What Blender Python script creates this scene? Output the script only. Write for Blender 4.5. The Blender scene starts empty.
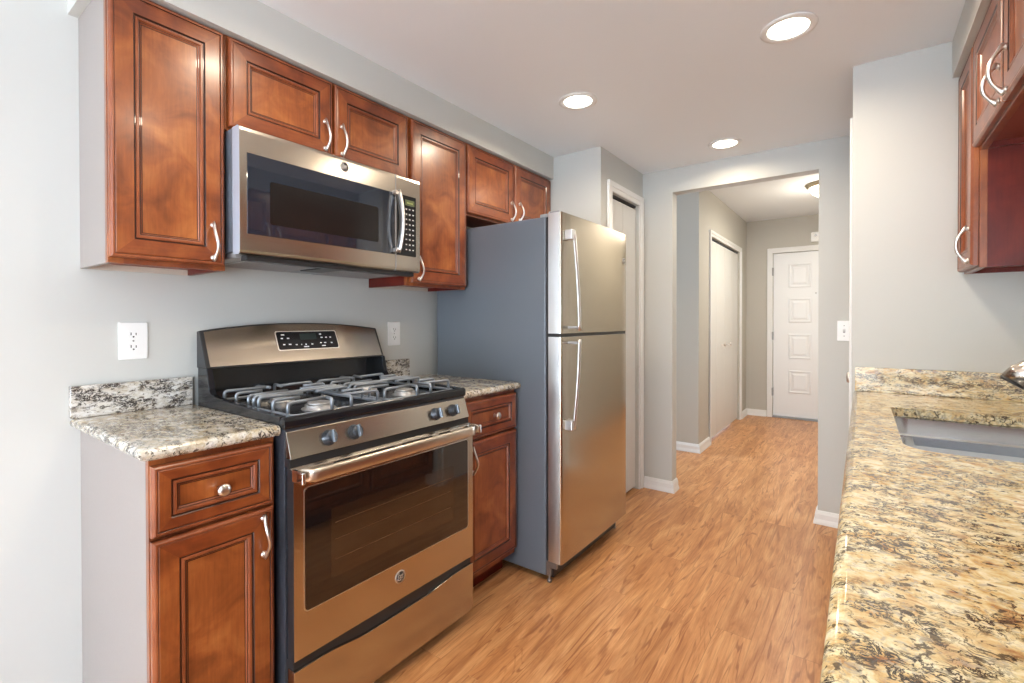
import bpy, bmesh, math, random
from mathutils import Vector, Matrix
random.seed(4)
PI = math.pi
sc = bpy.context.scene
COL = sc.collection

# ------------------------------------------------------------------ camera, world, exposure
cam_d = bpy.data.cameras.new('camera'); cam = bpy.data.objects.new('camera', cam_d); COL.objects.link(cam)
sc.camera = cam
FPX, PX, PY = 477.75, 509.35, 324.69
yaw, pit, rol = math.radians(36.3934), math.radians(-0.4262), math.radians(-0.0705)
cam_d.sensor_width = 36; cam_d.lens = FPX / 1024 * 36
cam_d.shift_x = (512 - PX) / 1024; cam_d.shift_y = (PY - 341.5) / 1024
cam_d.clip_start = 0.02
fw = Vector((-math.sin(yaw) * math.cos(pit), math.cos(yaw) * math.cos(pit), math.sin(pit)))
rt = Vector((math.cos(yaw), math.sin(yaw), 0)); up = rt.cross(fw)
r2 = rt * math.cos(rol) + up * math.sin(rol); u2 = up * math.cos(rol) - rt * math.sin(rol)
cam.matrix_world = Matrix(((r2.x, u2.x, -fw.x, 1.9559), (r2.y, u2.y, -fw.y, 0), (r2.z, u2.z, -fw.z, 1.2067), (0, 0, 0, 1)))

sc.view_settings.view_transform = 'Standard'; sc.view_settings.look = 'None'
sc.view_settings.exposure = 0.45; sc.view_settings.gamma = 1; sc.view_settings.use_curve_mapping = False
w = bpy.data.worlds.new('sky'); sc.world = w; w.use_nodes = True
w.node_tree.nodes['Background'].inputs[0].default_value = (0.62, 0.78, 1.0, 1)
w.node_tree.nodes['Background'].inputs[1].default_value = 1.6

def area(name, loc, rot, sx, sy, power, color, shape='RECTANGLE', spread=PI):
    d = bpy.data.lights.new(name, 'AREA'); d.shape = shape; d.size = sx
    if shape in ('RECTANGLE', 'ELLIPSE'): d.size_y = sy
    d.energy = power; d.color = color; d.spread = spread
    o = bpy.data.objects.new(name, d); COL.objects.link(o); o.location = loc; o.rotation_euler = rot
    return o
DAY = (0.80, 0.90, 1.0); WARM = (1.0, 0.84, 0.64)
area('daylight_rear_window', (1.9, -3.66, .95), (PI / 2 + .42, 0, 0), 3.0, 1.6, 190, DAY)          # faces +Y
area('daylight_side_window', (3.98, -1.9, 1.15), (0, PI / 2 + .05, 0), 1.8, 1.8, 120, DAY)   # faces -X
area('daylight_corridor_window', (-1.55, 4.02, 1.3), (0, -PI / 2, 0), 1.3, 0.8, 30, (0.78, 0.88, 1.0))

# ------------------------------------------------------------------ materials
def newmat(name):
    m = bpy.data.materials.new(name); m.use_nodes = True
    nt = m.node_tree; return m, nt, nt.nodes['Principled BSDF']
def plain(name, col, rough=.5, metal=0, coat=0, spec=None, bump=0, bscale=200):
    m, nt, b = newmat(name)
    b.inputs['Base Color'].default_value = (*col, 1); b.inputs['Roughness'].default_value = rough
    b.inputs['Metallic'].default_value = metal; b.inputs['Coat Weight'].default_value = coat
    if spec is not None: b.inputs['Specular IOR Level'].default_value = spec
    n = nt.nodes.new('ShaderNodeTexNoise'); n.inputs['Scale'].default_value = bscale; n.inputs['Detail'].default_value = 3
    tc = nt.nodes.new('ShaderNodeTexCoord'); nt.links.new(tc.outputs['Object'], n.inputs['Vector'])
    bp = nt.nodes.new('ShaderNodeBump'); bp.inputs['Strength'].default_value = bump; bp.inputs['Distance'].default_value = .002
    nt.links.new(n.outputs['Fac'], bp.inputs['Height'])
    if bump: nt.links.new(bp.outputs['Normal'], b.inputs['Normal'])
    mr = nt.nodes.new('ShaderNodeMapRange'); mr.inputs[3].default_value = max(0, rough - .04); mr.inputs[4].default_value = min(1, rough + .04)
    nt.links.new(n.outputs['Fac'], mr.inputs[0]); nt.links.new(mr.outputs[0], b.inputs['Roughness'])
    return m
def ramp(nt, stops, interp='LINEAR'):
    r = nt.nodes.new('ShaderNodeValToRGB'); cr = r.color_ramp; cr.interpolation = interp
    while len(cr.elements) < len(stops): cr.elements.new(.5)
    for e, (p, c) in zip(cr.elements, stops): e.position = p; e.color = (*c, 1)
    return r
def mix(nt, fac, a, b, mode='MIX'):
    n = nt.nodes.new('ShaderNodeMix'); n.data_type = 'RGBA'; n.blend_type = mode
    L = nt.links
    (L.new(fac, n.inputs[0]) if hasattr(fac, 'links') else setattr(n.inputs[0], 'default_value', fac))
    for s, i in ((a, 6), (b, 7)):
        (L.new(s, n.inputs[i]) if hasattr(s, 'links') else setattr(n.inputs[i], 'default_value', (*s, 1)))
    return n.outputs[2]
def mapped(nt, scale=(1, 1, 1), rot=(0, 0, 0), coord='Object'):
    tc = nt.nodes.new('ShaderNodeTexCoord'); mp = nt.nodes.new('ShaderNodeMapping')
    mp.inputs['Scale'].default_value = scale; mp.inputs['Rotation'].default_value = rot
    nt.links.new(tc.outputs[coord], mp.inputs[0]); return mp.outputs[0]
def noise(nt, vec, scale, detail=3, rough=.5, dist=0):
    n = nt.nodes.new('ShaderNodeTexNoise'); nt.links.new(vec, n.inputs['Vector'])
    n.inputs['Scale'].default_value = scale; n.inputs['Detail'].default_value = detail
    n.inputs['Roughness'].default_value = rough; n.inputs['Distortion'].default_value = dist
    return n

def wood_mat(name, dark, midc, light, grain):
    m, nt, b = newmat(name)
    gs = (14, 14, 1.2) if grain == 'z' else (14, 1.2, 14)
    tc = nt.nodes.new('ShaderNodeTexCoord')
    n1 = noise(nt, tc.outputs['Object'], 7.5, 4, .55, .8)
    n2 = noise(nt, mapped(nt, gs), 9, 4, .6)
    r1 = ramp(nt, [(.28, dark), (.5, midc), (.72, light)]); nt.links.new(n1.outputs['Fac'], r1.inputs[0])
    r2_ = ramp(nt, [(.3, (.72, .68, .66)), (.7, (1.05, 1.05, 1.05))]); nt.links.new(n2.outputs['Fac'], r2_.inputs[0])
    c = mix(nt, .75, r1.outputs[0], r2_.outputs[0], 'MULTIPLY')
    nt.links.new(c, b.inputs['Base Color'])
    b.inputs['Roughness'].default_value = .33; b.inputs['Coat Weight'].default_value = .4; b.inputs['Coat Roughness'].default_value = .2
    return m
CH_S = wood_mat('cherry_stile', (.160, .036, .009), (.295, .077, .018), (.425, .137, .035), 'z')
CH_R = wood_mat('cherry_rail', (.125, .024, .007), (.225, .050, .013), (.320, .090, .024), 'y')
CH_P = wood_mat('cherry_panel', (.175, .042, .010), (.330, .092, .022), (.470, .165, .044), 'z')
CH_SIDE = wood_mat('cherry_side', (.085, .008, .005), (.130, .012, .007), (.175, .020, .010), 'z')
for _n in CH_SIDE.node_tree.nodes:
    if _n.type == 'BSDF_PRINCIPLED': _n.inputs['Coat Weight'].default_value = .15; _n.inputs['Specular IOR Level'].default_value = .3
GLAZE = plain('glaze', (.035, .008, .004), .35, coat=.3)
BEAD = wood_mat('cherry_bead', (.20, .050, .016), (.28, .075, .026), (.36, .11, .04), 'z')
LAM = plain('taupe_laminate', (.315, .285, .268), .45)
LAMLIGHT = plain('edge_laminate', (.66, .60, .52), .5)
CAB_IN = plain('cabinet_bottom', (.22, .04, .02), .4)
PAINT = plain('wall_paint', (.565, .575, .555), .62, bump=.06, bscale=160)
HALLTINT = plain('hall_wall_lamp_tint', (.50, .485, .44), .62, bump=.06, bscale=160)  # wall paint with the hall's warm lamp light put into its colour
CEIL = plain('ceiling_paint', (.80, .84, .88), .75, bump=.12, bscale=120)
TRIM = plain('white_trim', (.78, .79, .79), .35)
DOORW = plain('white_door', (.82, .85, .88), .38)
DOORG = plain('pale_closet_door', (.68, .69, .68), .38)
PLAST = plain('white_plastic', (.85, .86, .86), .3)
BLACK = plain('black_enamel', (.010, .012, .016), .16)
BLACKM = plain('black_plastic', (.020, .021, .024), .38)
GREYM = plain('grey_metal', (.34, .35, .36), .45, metal=.3)
IRON = plain('grate_iron', (.24, .27, .31), .36, metal=.35, coat=.2)
BURN = plain('burner_aluminium', (.50, .51, .52), .42, metal=.8)
NICKEL = plain('satin_nickel', (.72, .69, .66), .32, metal=1)
FAUCETM = plain('brushed_faucet', (.50, .46, .42), .22, metal=1)
HSTEEL = plain('handle_steel', (.66, .60, .52), .30, metal=1)
CHROME = plain('chrome', (.80, .80, .80), .10, metal=1)
DARKSLOT = plain('dark_gap', (.01, .01, .01), .8)
GLASSD = plain('dark_glass', (.012, .018, .032), .045, coat=.8, spec=.6)
GLASSI = plain('dark_inner_glass', (.014, .012, .012), .10, spec=.3)
GLASSO = plain('oven_glass', (.010, .008, .008), .04, coat=.8, spec=.6)
GLASSOI = plain('oven_inner_glass', (.035, .018, .010), .07, coat=.6, spec=.6)
FRSIDE = plain('fridge_side_steel', (.155, .180, .215), .34, metal=.25, bump=.22, bscale=420)
KNOBM = plain('knob_grey', (.045, .055, .07), .28, metal=.4, coat=.3)
MARK = plain('white_marking', (.75, .78, .80), .5)
GREEN = plain('display_green', (.10, .13, .05), .4)
HINGE = plain('hinge_metal', (.30, .30, .30), .35, metal=.9)
BRONZE = plain('brushed_fixture', (.42, .36, .26), .35, metal=.9)
def steel(name, col, rough, axis):
    m, nt, b = newmat(name)
    s = {'y': (40, 2, 700), 'z': (700, 700, 2), 'x': (2, 700, 700)}[axis]
    n = noise(nt, mapped(nt, s), 3, 3)
    mr = nt.nodes.new('ShaderNodeMapRange'); mr.inputs[3].default_value = rough - .02; mr.inputs[4].default_value = rough + .02
    nt.links.new(n.outputs['Fac'], mr.inputs[0]); nt.links.new(mr.outputs[0], b.inputs['Roughness'])
    r = ramp(nt, [(.3, tuple(c * .94 for c in col)), (.7, col)]); nt.links.new(n.outputs['Fac'], r.inputs[0])
    nt.links.new(r.outputs[0], b.inputs['Base Color']); b.inputs['Metallic'].default_value = 1
    if axis == 'y':
        b.inputs['Anisotropic'].default_value = .4; tg = nt.nodes.new('ShaderNodeTangent'); tg.direction_type = 'RADIAL'; tg.axis = 'Z'
        nt.links.new(tg.outputs[0], b.inputs['Tangent'])
    return m
STEEL = steel('brushed_steel', (.53, .485, .42), .21, 'y')
STEELV = steel('brushed_steel_door', (.52, .465, .38), .20, 'y')
STEELE = steel('steel_edge', (.74, .75, .76), .30, 'z')
SIDEM = plain('grey_shell_side', (.42, .47, .55), .5, metal=.2)
SINKM = steel('sink_steel', (.66, .71, .78), .26, 'x')

def granite(name, base, tan, rust, pale, dark, streak, ang, veins):
    m, nt, b = newmat(name); L = nt.links
    v = mapped(nt, streak, tuple(math.radians(q) for q in ang))
    def math_(op, a, c):
        n = nt.nodes.new('ShaderNodeMath'); n.operation = op
        for k, q in ((0, a), (1, c)):
            (L.new(q, n.inputs[k]) if hasattr(q, 'links') else setattr(n.inputs[k], 'default_value', q))
        return n.outputs[0]
    n1 = noise(nt, v, 46, 5, .66, .5)
    r1 = ramp(nt, [(.36, pale), (.48, base), (.58, tan), (.70, rust)]); L.new(n1.outputs['Fac'], r1.inputs[0])
    big = noise(nt, v, 6, 2, .5, .4); rb = ramp(nt, [(.42, (0, 0, 0)), (.62, (1, 1, 1))]); L.new(big.outputs['Fac'], rb.inputs[0])
    c = mix(nt, math_('MULTIPLY', rb.outputs[0], .5), r1.outputs[0], mix(nt, .6, r1.outputs[0], pale))
    n2 = noise(nt, v, 85, 4, .65, 1.0)                                     # grey mineral flecks
    r2_ = ramp(nt, [(.54, (0, 0, 0)), (.62, (1, 1, 1))]); L.new(n2.outputs['Fac'], r2_.inputs[0])
    c = mix(nt, math_('MULTIPLY', r2_.outputs[0], .6), c, (.36, .34, .30))
    n3 = noise(nt, v, 62, 5, .68, .9)                                     # dark thin veins: ridge of the noise
    ab = math_('ABSOLUTE', math_('SUBTRACT', n3.outputs['Fac'], .5), 0)
    r3 = ramp(nt, [(0.0, (1, 1, 1)), (.016 * veins, (1, 1, 1)), (.040 * veins, (0, 0, 0))]); L.new(ab, r3.inputs[0])
    n4 = noise(nt, v, 20, 3); r4 = ramp(nt, [(.44, (0, 0, 0)), (.56, (1, 1, 1))]); L.new(n4.outputs['Fac'], r4.inputs[0])
    c = mix(nt, math_('MULTIPLY', r3.outputs[0], r4.outputs[0]), c, dark)
    n5 = noise(nt, v, 88, 4, .62, .5); r5 = ramp(nt, [(.575, (0, 0, 0)), (.615, (1, 1, 1))]); L.new(n5.outputs['Fac'], r5.inputs[0])
    c = mix(nt, math_('MULTIPLY', r5.outputs[0], .85), c, (.05, .036, .028))
    n6 = noise(nt, v, 14, 3, .6, 1.0); r6 = ramp(nt, [(.66, (0, 0, 0)), (.72, (1, 1, 1))]); L.new(n6.outputs['Fac'], r6.inputs[0])
    c = mix(nt, math_('MULTIPLY', r6.outputs[0], .7), c, rust)
    L.new(c, b.inputs['Base Color']); b.inputs['Roughness'].default_value = .17; b.inputs['Coat Weight'].default_value = .3
    b.inputs['Coat Roughness'].default_value = .05
    return m
GARGS = ((.72, .59, .33), (.62, .42, .18), (.33, .14, .05), (.84, .77, .55), (.045, .032, .025))
GRAN = granite('granite_gold', *GARGS, (.86, 1.0, 1), (0, 0, -8), 1.1)
GRANF = granite('granite_gold_splash', *GARGS, (.8, 1, 1.8), (0, -35, 0), 1.5)
GREY_ = ((.60, .56, .46), (.48, .40, .26), (.34, .24, .14), (.70, .69, .66), (.04, .035, .035))
GRANG = granite('granite_grey', *GREY_, (.7, 1.0, 1), (0, 0, 25), 1.3)
GRANGF = granite('granite_grey_splash', (.62, .59, .54), (.52, .47, .38), (.22, .16, .12), (.72, .71, .69), (.035, .03, .03), (1, .8, 1.6), (35, 0, 0), 1.8)

def floor_mat():
    m, nt, b = newmat('laminate_floor'); L = nt.links
    tc = nt.nodes.new('ShaderNodeTexCoord'); sp = nt.nodes.new('ShaderNodeSeparateXYZ'); L.new(tc.outputs['Object'], sp.inputs[0])
    cb = nt.nodes.new('ShaderNodeCombineXYZ'); L.new(sp.outputs['Y'], cb.inputs['X']); L.new(sp.outputs['X'], cb.inputs['Y'])
    br = nt.nodes.new('ShaderNodeTexBrick'); L.new(cb.outputs[0], br.inputs['Vector'])
    br.inputs['Color1'].default_value = (0, 0, 0, 1); br.inputs['Color2'].default_value = (1, 1, 1, 1); br.inputs['Mortar'].default_value = (.5, .5, .5, 1)
    br.inputs['Scale'].default_value = 1; br.inputs['Brick Width'].default_value = 1.22; br.inputs['Row Height'].default_value = .125
    br.inputs['Mortar Size'].default_value = .0012; br.inputs['Mortar Smooth'].default_value = .1; br.offset = .37
    off = nt.nodes.new('ShaderNodeVectorMath'); off.operation = 'MULTIPLY_ADD'
    L.new(br.outputs['Color'], off.inputs[0]); off.inputs[1].default_value = (7, 13, 3); L.new(tc.outputs['Object'], off.inputs[2])
    mp = nt.nodes.new('ShaderNodeMapping'); mp.inputs['Scale'].default_value = (11, 1.6, 1); L.new(off.outputs[0], mp.inputs[0])
    n1 = noise(nt, mp.outputs[0], 1.0, 5, .62, 1.6)
    mp2 = nt.nodes.new('ShaderNodeMapping'); mp2.inputs['Scale'].default_value = (110, 5, 1); L.new(off.outputs[0], mp2.inputs[0])
    n2 = noise(nt, mp2.outputs[0], 1.6, 4, .6, .3)
    r1 = ramp(nt, [(.22, (.36, .150, .055)), (.42, (.53, .245, .095)), (.56, (.64, .330, .140)), (.78, (.78, .47, .23))])
    L.new(n1.outputs['Fac'], r1.inputs[0])
    r2_ = ramp(nt, [(.35, (.74, .68, .63)), (.6, (1, 1, 1))]); L.new(n2.outputs['Fac'], r2_.inputs[0])
    c = mix(nt, .7, r1.outputs[0], r2_.outputs[0], 'MULTIPLY')
    rb = ramp(nt, [(0, (.90, .88, .86)), (1, (1.06, 1.05, 1.04))]); L.new(br.outputs['Color'], rb.inputs[0])
    c = mix(nt, 1, c, rb.outputs[0], 'MULTIPLY')
    mp4 = nt.nodes.new('ShaderNodeMapping'); mp4.inputs['Scale'].default_value = (7.5, .85, 1); L.new(off.outputs[0], mp4.inputs[0])
    nf = noise(nt, mp4.outputs[0], 1.0, 3, .5, .5)
    mu = nt.nodes.new('ShaderNodeMath'); mu.operation = 'MULTIPLY'; L.new(nf.outputs['Fac'], mu.inputs[0]); mu.inputs[1].default_value = 95
    sn = nt.nodes.new('ShaderNodeMath'); sn.operation = 'SINE'; L.new(mu.outputs[0], sn.inputs[0])
    rs = ramp(nt, [(.55, (0, 0, 0)), (.95, (1, 1, 1))]); L.new(sn.outputs[0], rs.inputs[0])
    n7 = noise(nt, mp2.outputs[0], .5, 3); r7 = ramp(nt, [(.42, (0, 0, 0)), (.6, (1, 1, 1))]); L.new(n7.outputs['Fac'], r7.inputs[0])
    m7 = nt.nodes.new('ShaderNodeMath'); m7.operation = 'MULTIPLY'; L.new(rs.outputs[0], m7.inputs[0]); L.new(r7.outputs[0], m7.inputs[1])
    m8 = nt.nodes.new('ShaderNodeMath'); m8.operation = 'MULTIPLY'; L.new(m7.outputs[0], m8.inputs[0]); m8.inputs[1].default_value = .75
    c = mix(nt, m8.outputs[0], c, (.26, .085, .025))
    vo = nt.nodes.new('ShaderNodeTexVoronoi'); vo.inputs['Scale'].default_value = 3.2                 # knots
    mp3 = nt.nodes.new('ShaderNodeMapping'); mp3.inputs['Scale'].default_value = (1.4, .8, 1); L.new(tc.outputs['Object'], mp3.inputs[0]); L.new(mp3.outputs[0], vo.inputs['Vector'])
    rk = ramp(nt, [(.0, (1, 1, 1)), (.035, (.8, .8, .8)), (.075, (0, 0, 0))]); L.new(vo.outputs['Distance'], rk.inputs[0])
    c = mix(nt, rk.outputs[0], c, (.10, .045, .02))
    fm = nt.nodes.new('ShaderNodeMath'); fm.operation = 'MULTIPLY'; L.new(br.outputs['Fac'], fm.inputs[0]); fm.inputs[1].default_value = .25
    c = mix(nt, fm.outputs[0], c, (.12, .05, .02))
    L.new(c, b.inputs['Base Color']); b.inputs['Roughness'].default_value = .34
    return m
FLOOR = floor_mat()
def emis(name, col, s):
    m, nt, b = newmat(name); b.inputs['Base Color'].default_value = (1, 1, 1, 1)
    b.inputs['Emission Color'].default_value = (*col, 1); b.inputs['Emission Strength'].default_value = s; return m
LENS = emis('lamp_lens', (1, .93, .80), 6)
BOWL = emis('lamp_bowl', (1, .90, .72), 3.5)
def pane_mat():
    m, nt, b = newmat('window_glass'); b.inputs['Transmission Weight'].default_value = 1; b.inputs['Roughness'].default_value = 0
    b.inputs['IOR'].default_value = 1.45; return m
PANE = pane_mat()

# ------------------------------------------------------------------ mesh helpers
class MB:
    def __init__(s): s.v = []; s.f = []; s.m = []; s.sm = []
    def add(s, vs, fs, m=0, smooth=False):
        o = len(s.v); s.v += [tuple(v) for v in vs]; s.f += [tuple(i + o for i in f) for f in fs]
        s.m += [m] * len(fs) if not isinstance(m, list) else m; s.sm += [smooth] * len(fs); return s
    def box(s, x0, x1, y0, y1, z0, z1, m=0):
        x0, x1 = sorted((x0, x1)); y0, y1 = sorted((y0, y1)); z0, z1 = sorted((z0, z1))
        v = [(x, y, z) for x in (x0, x1) for y in (y0, y1) for z in (z0, z1)]
        return s.add(v, [(0, 1, 3, 2), (4, 6, 7, 5), (0, 4, 5, 1), (2, 3, 7, 6), (0, 2, 6, 4), (1, 5, 7, 3)], m)
    def prism(s, prof, axis, a, b, m=0, smooth=False, cap=None):
        """prof: 2-D points; axis 'y': (x,z), 'x': (y,z), 'z': (x,y)"""
        def P(p, t): return {'y': (p[0], t, p[1]), 'x': (t, p[0], p[1]), 'z': (p[0], p[1], t)}[axis]
        n = len(prof); v = [P(p, a) for p in prof] + [P(p, b) for p in prof]
        s.add(v, [(i, (i + 1) % n, (i + 1) % n + n, i + n) for i in range(n)], m, smooth)
        return s.add(v, [tuple(range(n - 1, -1, -1)), tuple(range(n, 2 * n))], m if cap is None else cap)
    def tube(s, path, r, n=8, m=0, closed=False):
        P = [Vector(p) for p in path]; k = len(P); R = r if isinstance(r, (list, tuple)) else [r] * k
        vs = []; prev = None
        for i in range(k):
            if closed: t = P[(i + 1) % k] - P[i - 1]
            else: t = P[min(i + 1, k - 1)] - P[max(i - 1, 0)]
            t.normalize()
            if prev is None:
                a = Vector((0, 0, 1)) if abs(t.z) < .9 else Vector((1, 0, 0)); nrm = t.cross(a).normalized()
            else: nrm = (prev - t * prev.dot(t)).normalized()
            prev = nrm; bn = t.cross(nrm); rr = R[i]; ra, rb = rr if isinstance(rr, tuple) else (rr, rr)
            for j in range(n):
                an = 2 * PI * j / n; vs.append(P[i] + nrm * math.cos(an) * ra + bn * math.sin(an) * rb)
        fs = []
        for i in range(k if closed else k - 1):
            for j in range(n):
                a = i * n + j; b = i * n + (j + 1) % n; c = ((i + 1) % k) * n + (j + 1) % n; d = ((i + 1) % k) * n + j
                fs.append((a, b, c, d))
        s.add(vs, fs, m, True)
        if not closed: s.add(vs, [tuple(range(n - 1, -1, -1)), tuple((k - 1) * n + j for j in range(n))], m)
        return s
    def lathe(s, prof, origin, axis=(0, 0, 1), n=24, m=0, sc_=(1, 1)):
        """prof: (radius, height along axis)"""
        ax = Vector(axis).normalized(); a = Vector((0, 0, 1)) if abs(ax.z) < .9 else Vector((1, 0, 0))
        e1 = ax.cross(a).normalized(); e2 = ax.cross(e1); O = Vector(origin); vs = []
        for r, h in prof:
            for j in range(n):
                t = 2 * PI * j / n; vs.append(O + ax * h + e1 * r * math.cos(t) * sc_[0] + e2 * r * math.sin(t) * sc_[1])
        fs = [(i * n + j, i * n + (j + 1) % n, (i + 1) * n + (j + 1) % n, (i + 1) * n + j) for i in range(len(prof) - 1) for j in range(n)]
        s.add(vs, fs, m, True)
        if prof[0][0] > 1e-5: s.add(vs, [tuple(range(n - 1, -1, -1))], m)
        if prof[-1][0] > 1e-5: s.add(vs, [tuple((len(prof) - 1) * n + j for j in range(n))], m)
        return s
    def rings(s, xb, sg, y0, y1, z0, z1, prof, mats):
        """frame-and-panel front on a plane x=xb, facing sg; prof: (inset, height); mats: (side, rail) material per band, last = centre"""
        R = []
        for d, h in prof:
            x = xb + sg * h; R.append([(x, y0 + d, z0 + d), (x, y1 - d, z0 + d), (x, y1 - d, z1 - d), (x, y0 + d, z1 - d)])
        v = [p for r in R for p in r]
        for i in range(len(prof) - 1):
            for j in range(4):
                a = i * 4 + j; b = i * 4 + (j + 1) % 4
                s.add([v[a], v[b], v[b + 4], v[a + 4]], [(0, 1, 2, 3)], mats[i][j % 2 == 0])
        s.add(R[-1], [(0, 1, 2, 3)], mats[-1][0]); s.add(R[0], [(3, 2, 1, 0)], mats[0][0]); return s
    def build(s, name, mats, parent=None, bevel=0, seg=2, label=None, weld=True):
        me = bpy.data.meshes.new(name)
        off = WLOC.get(parent.as_pointer(), Vector()) if parent else Vector()
        me.from_pydata([Vector(v) - off for v in s.v], [], s.f)
        for mt in (mats if isinstance(mats, (list, tuple)) else [mats]): me.materials.append(mt)
        me.polygons.foreach_set('material_index', s.m); me.polygons.foreach_set('use_smooth', s.sm)
        bm = bmesh.new(); bm.from_mesh(me)
        if weld: bmesh.ops.remove_doubles(bm, verts=bm.verts, dist=1e-6)
        bmesh.ops.recalc_face_normals(bm, faces=bm.faces); bm.to_mesh(me); bm.free()
        o = bpy.data.objects.new(name, me); COL.objects.link(o)
        if parent: o.parent = parent
        WLOC[o.as_pointer()] = off
        if bevel:
            b = o.modifiers.new('bevel', 'BEVEL'); b.width = bevel; b.segments = seg; b.limit_method = 'ANGLE'; b.angle_limit = math.radians(35)
            b.harden_normals = False
        if label: o['label'] = label
        return o
WLOC = {}
def thing(name, label, cat, loc, group=None):
    o = bpy.data.objects.new(name, None); COL.objects.link(o); o.location = loc; o.empty_display_size = .05
    WLOC[o.as_pointer()] = Vector(loc); o['label'] = label; o['category'] = cat
    if group: o['group'] = group
    return o
def settle(o, loc):
    """move a one-mesh thing's origin to its base"""
    o.data.transform(Matrix.Translation(-Vector(loc))); o.location = loc; WLOC[o.as_pointer()] = Vector(loc); return o
def tag(o, label, cat, group=None):
    o['label'] = label; o['category'] = cat
    if group: o['group'] = group
    return o
def struct(o, label, cat):
    o['kind'] = 'structure'; o['label'] = label; o['category'] = cat; return o
def sthing(name, label, cat, loc):
    o = thing(name, label, cat, loc); o['kind'] = 'structure'; return o
def bx(*a): return MB().box(*a)

# ------------------------------------------------------------------ room shell
ZC, ZH, XR, XSL, YN, YE, YE2 = 2.274, 2.475, 2.572, .3357, 2.4803, 3.379, 3.475
YEND, YH, XH = 6.774, 4.535, .760
struct(bx(-1.7, 4.2, -3.7, 6.95, -.08, 0).build('floor', FLOOR), 'orange brown wood plank floor running down the kitchen and hall', 'floor')
struct(bx(-.1, 4.2, -3.6, YE2, ZC, ZC + .08).build('ceiling', CEIL), 'flat pale grey kitchen ceiling with recessed lights', 'ceiling')
struct(bx(-1.7, 2.3, YE2, 6.95, ZH, ZH + .08).build('ceiling', CEIL), 'higher textured ceiling over the entry hall', 'ceiling')
struct(bx(-.1, .03, -3.6, YE2, 0, ZC).build('wall_left', PAINT), 'pale blue grey wall behind the range and refrigerator', 'wall')
struct(bx(XR, XR + .1, -.7, YN, 0, ZC).build('wall_right', PAINT), 'wall behind the sink counter', 'wall')
struct(bx(XR, 4.0, -.8, -.7, 0, ZC).build('wall_dining_return', PAINT), 'return wall to the dining side', 'wall')
m = MB().box(4.0, 4.1, -3.6, -2.85, 0, ZC).box(4.0, 4.1, -.95, -.7, 0, ZC).box(4.0, 4.1, -2.85, -.95, 0, .25).box(4.0, 4.1, -2.85, -.95, 2.1, ZC)
struct(m.build('wall_dining', PAINT), 'dining side wall round the window', 'wall')
m = MB().box(-.1, .3, -3.6, -3.5, 0, ZC).box(3.5, 4.1, -3.6, -3.5, 0, ZC).box(.3, 3.5, -3.6, -3.5, 2.12, ZC).box(.3, 3.5, -3.6, -3.5, 0, .12)
struct(m.build('wall_rear', PAINT), 'rear wall round the wide window', 'wall')
# the short wall that closes the sink counter, returning along the passage
struct(bx(1.9235, XR + .1, YN, YN + .055, 0, ZC).build('wall_sink_end', PAINT), 'light grey wall at the far end of the sink counter', 'wall')
m = MB().box(1.9235, 2.02, YN + .055, 2.575, 0, ZC).box(1.9235, 2.02, 3.31, YE, 0, ZC).box(1.9235, 2.02, 2.575, 3.31, 2.02, ZC)
struct(m.build('wall_passage', PAINT), 'grey wall beside the passage door', 'wall')
# end wall with the wide opening
m = MB().box(.6714, .886, YE, YE2, 0, ZC).box(1.7494, 2.02, YE, YE2, 0, ZC).box(.886, 1.7494, YE, YE2, 2.107, ZC).box(-1.6, .6714, YE2 - .09, YE2, 0, ZH).box(.6714, 2.3, YE2 - .005, YE2, ZC, ZH)
struct(m.build('wall_end', PAINT), 'grey end wall with square opening into the entry hall', 'wall')
# pantry box: side wall towards the fridge and front wall with door opening
PY0, PY1, PZ = 2.835, 3.30, 2.03
struct(bx(.03, .6714, 2.6853, 2.745, 0, ZC).build('wall_pantry_side', PAINT), 'white grey side wall of the pantry next to the refrigerator', 'wall')
m = MB().box(.60, .6714, 2.745, PY0, 0, ZC).box(.60, .6714, PY1, YE, 0, ZC).box(.60, .6714, PY0, PY1, PZ, ZC)
struct(m.build('wall_pantry_front', PAINT), 'narrow grey wall above and beside the pantry door', 'wall')
# soffits
struct(bx(.03, XSL, .3745, 2.6853, 2.1313, ZC).build('trim_1', PAINT), 'pale soffit box above the left upper cabinets', 'soffit')
struct(bx(2.2316, XR, -.7, YN, 2.1313, ZC).build('trim_2', PAINT), 'beige grey soffit above the right upper cabinets', 'soffit')
# hall
struct(bx(-1.6, XH, YH, YH + .1, 0, ZH).build('wall_hall_corner', HALLTINT), 'blue grey wall facing the kitchen beside the hall closet', 'wall')
HC0, HC1, HCZ = 4.955, 6.35, 2.04
m = MB().box(XH - .1, XH, YH + .1, HC0, 0, ZH).box(XH - .1, XH, HC1, YEND, 0, ZH).box(XH - .1, XH, HC0, HC1, HCZ, ZH)
struct(m.build('wall_hall_left', HALLTINT), 'lamp-tinted beige hall wall round the closet doors', 'wall')
ED0, ED1, EDZ = 1.06, 1.97, 2.05
m = MB().box(XH - .1, ED0, YEND, YEND + .1, 0, ZH).box(ED1, 2.3, YEND, YEND + .1, 0, ZH).box(ED0, ED1, YEND, YEND + .1, EDZ, ZH)
struct(m.build('wall_hall_end', HALLTINT), 'lamp-tinted beige wall round the white entry door', 'wall')
struct(bx(2.2, 2.3, YE2, YEND, 0, ZH).build('wall_hall_right', HALLTINT), 'right wall of the entry hall', 'wall')
m = MB().box(-1.6, -1.5, YE2, 3.6, 0, ZH).box(-1.6, -1.5, 4.44, YH, 0, ZH).box(-1.6, -1.5, 3.6, 4.44, 0, .6).box(-1.6, -1.5, 3.6, 4.44, 2.05, ZH)
struct(m.build('wall_corridor_end', HALLTINT), 'corridor end wall round a window', 'wall')

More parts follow.
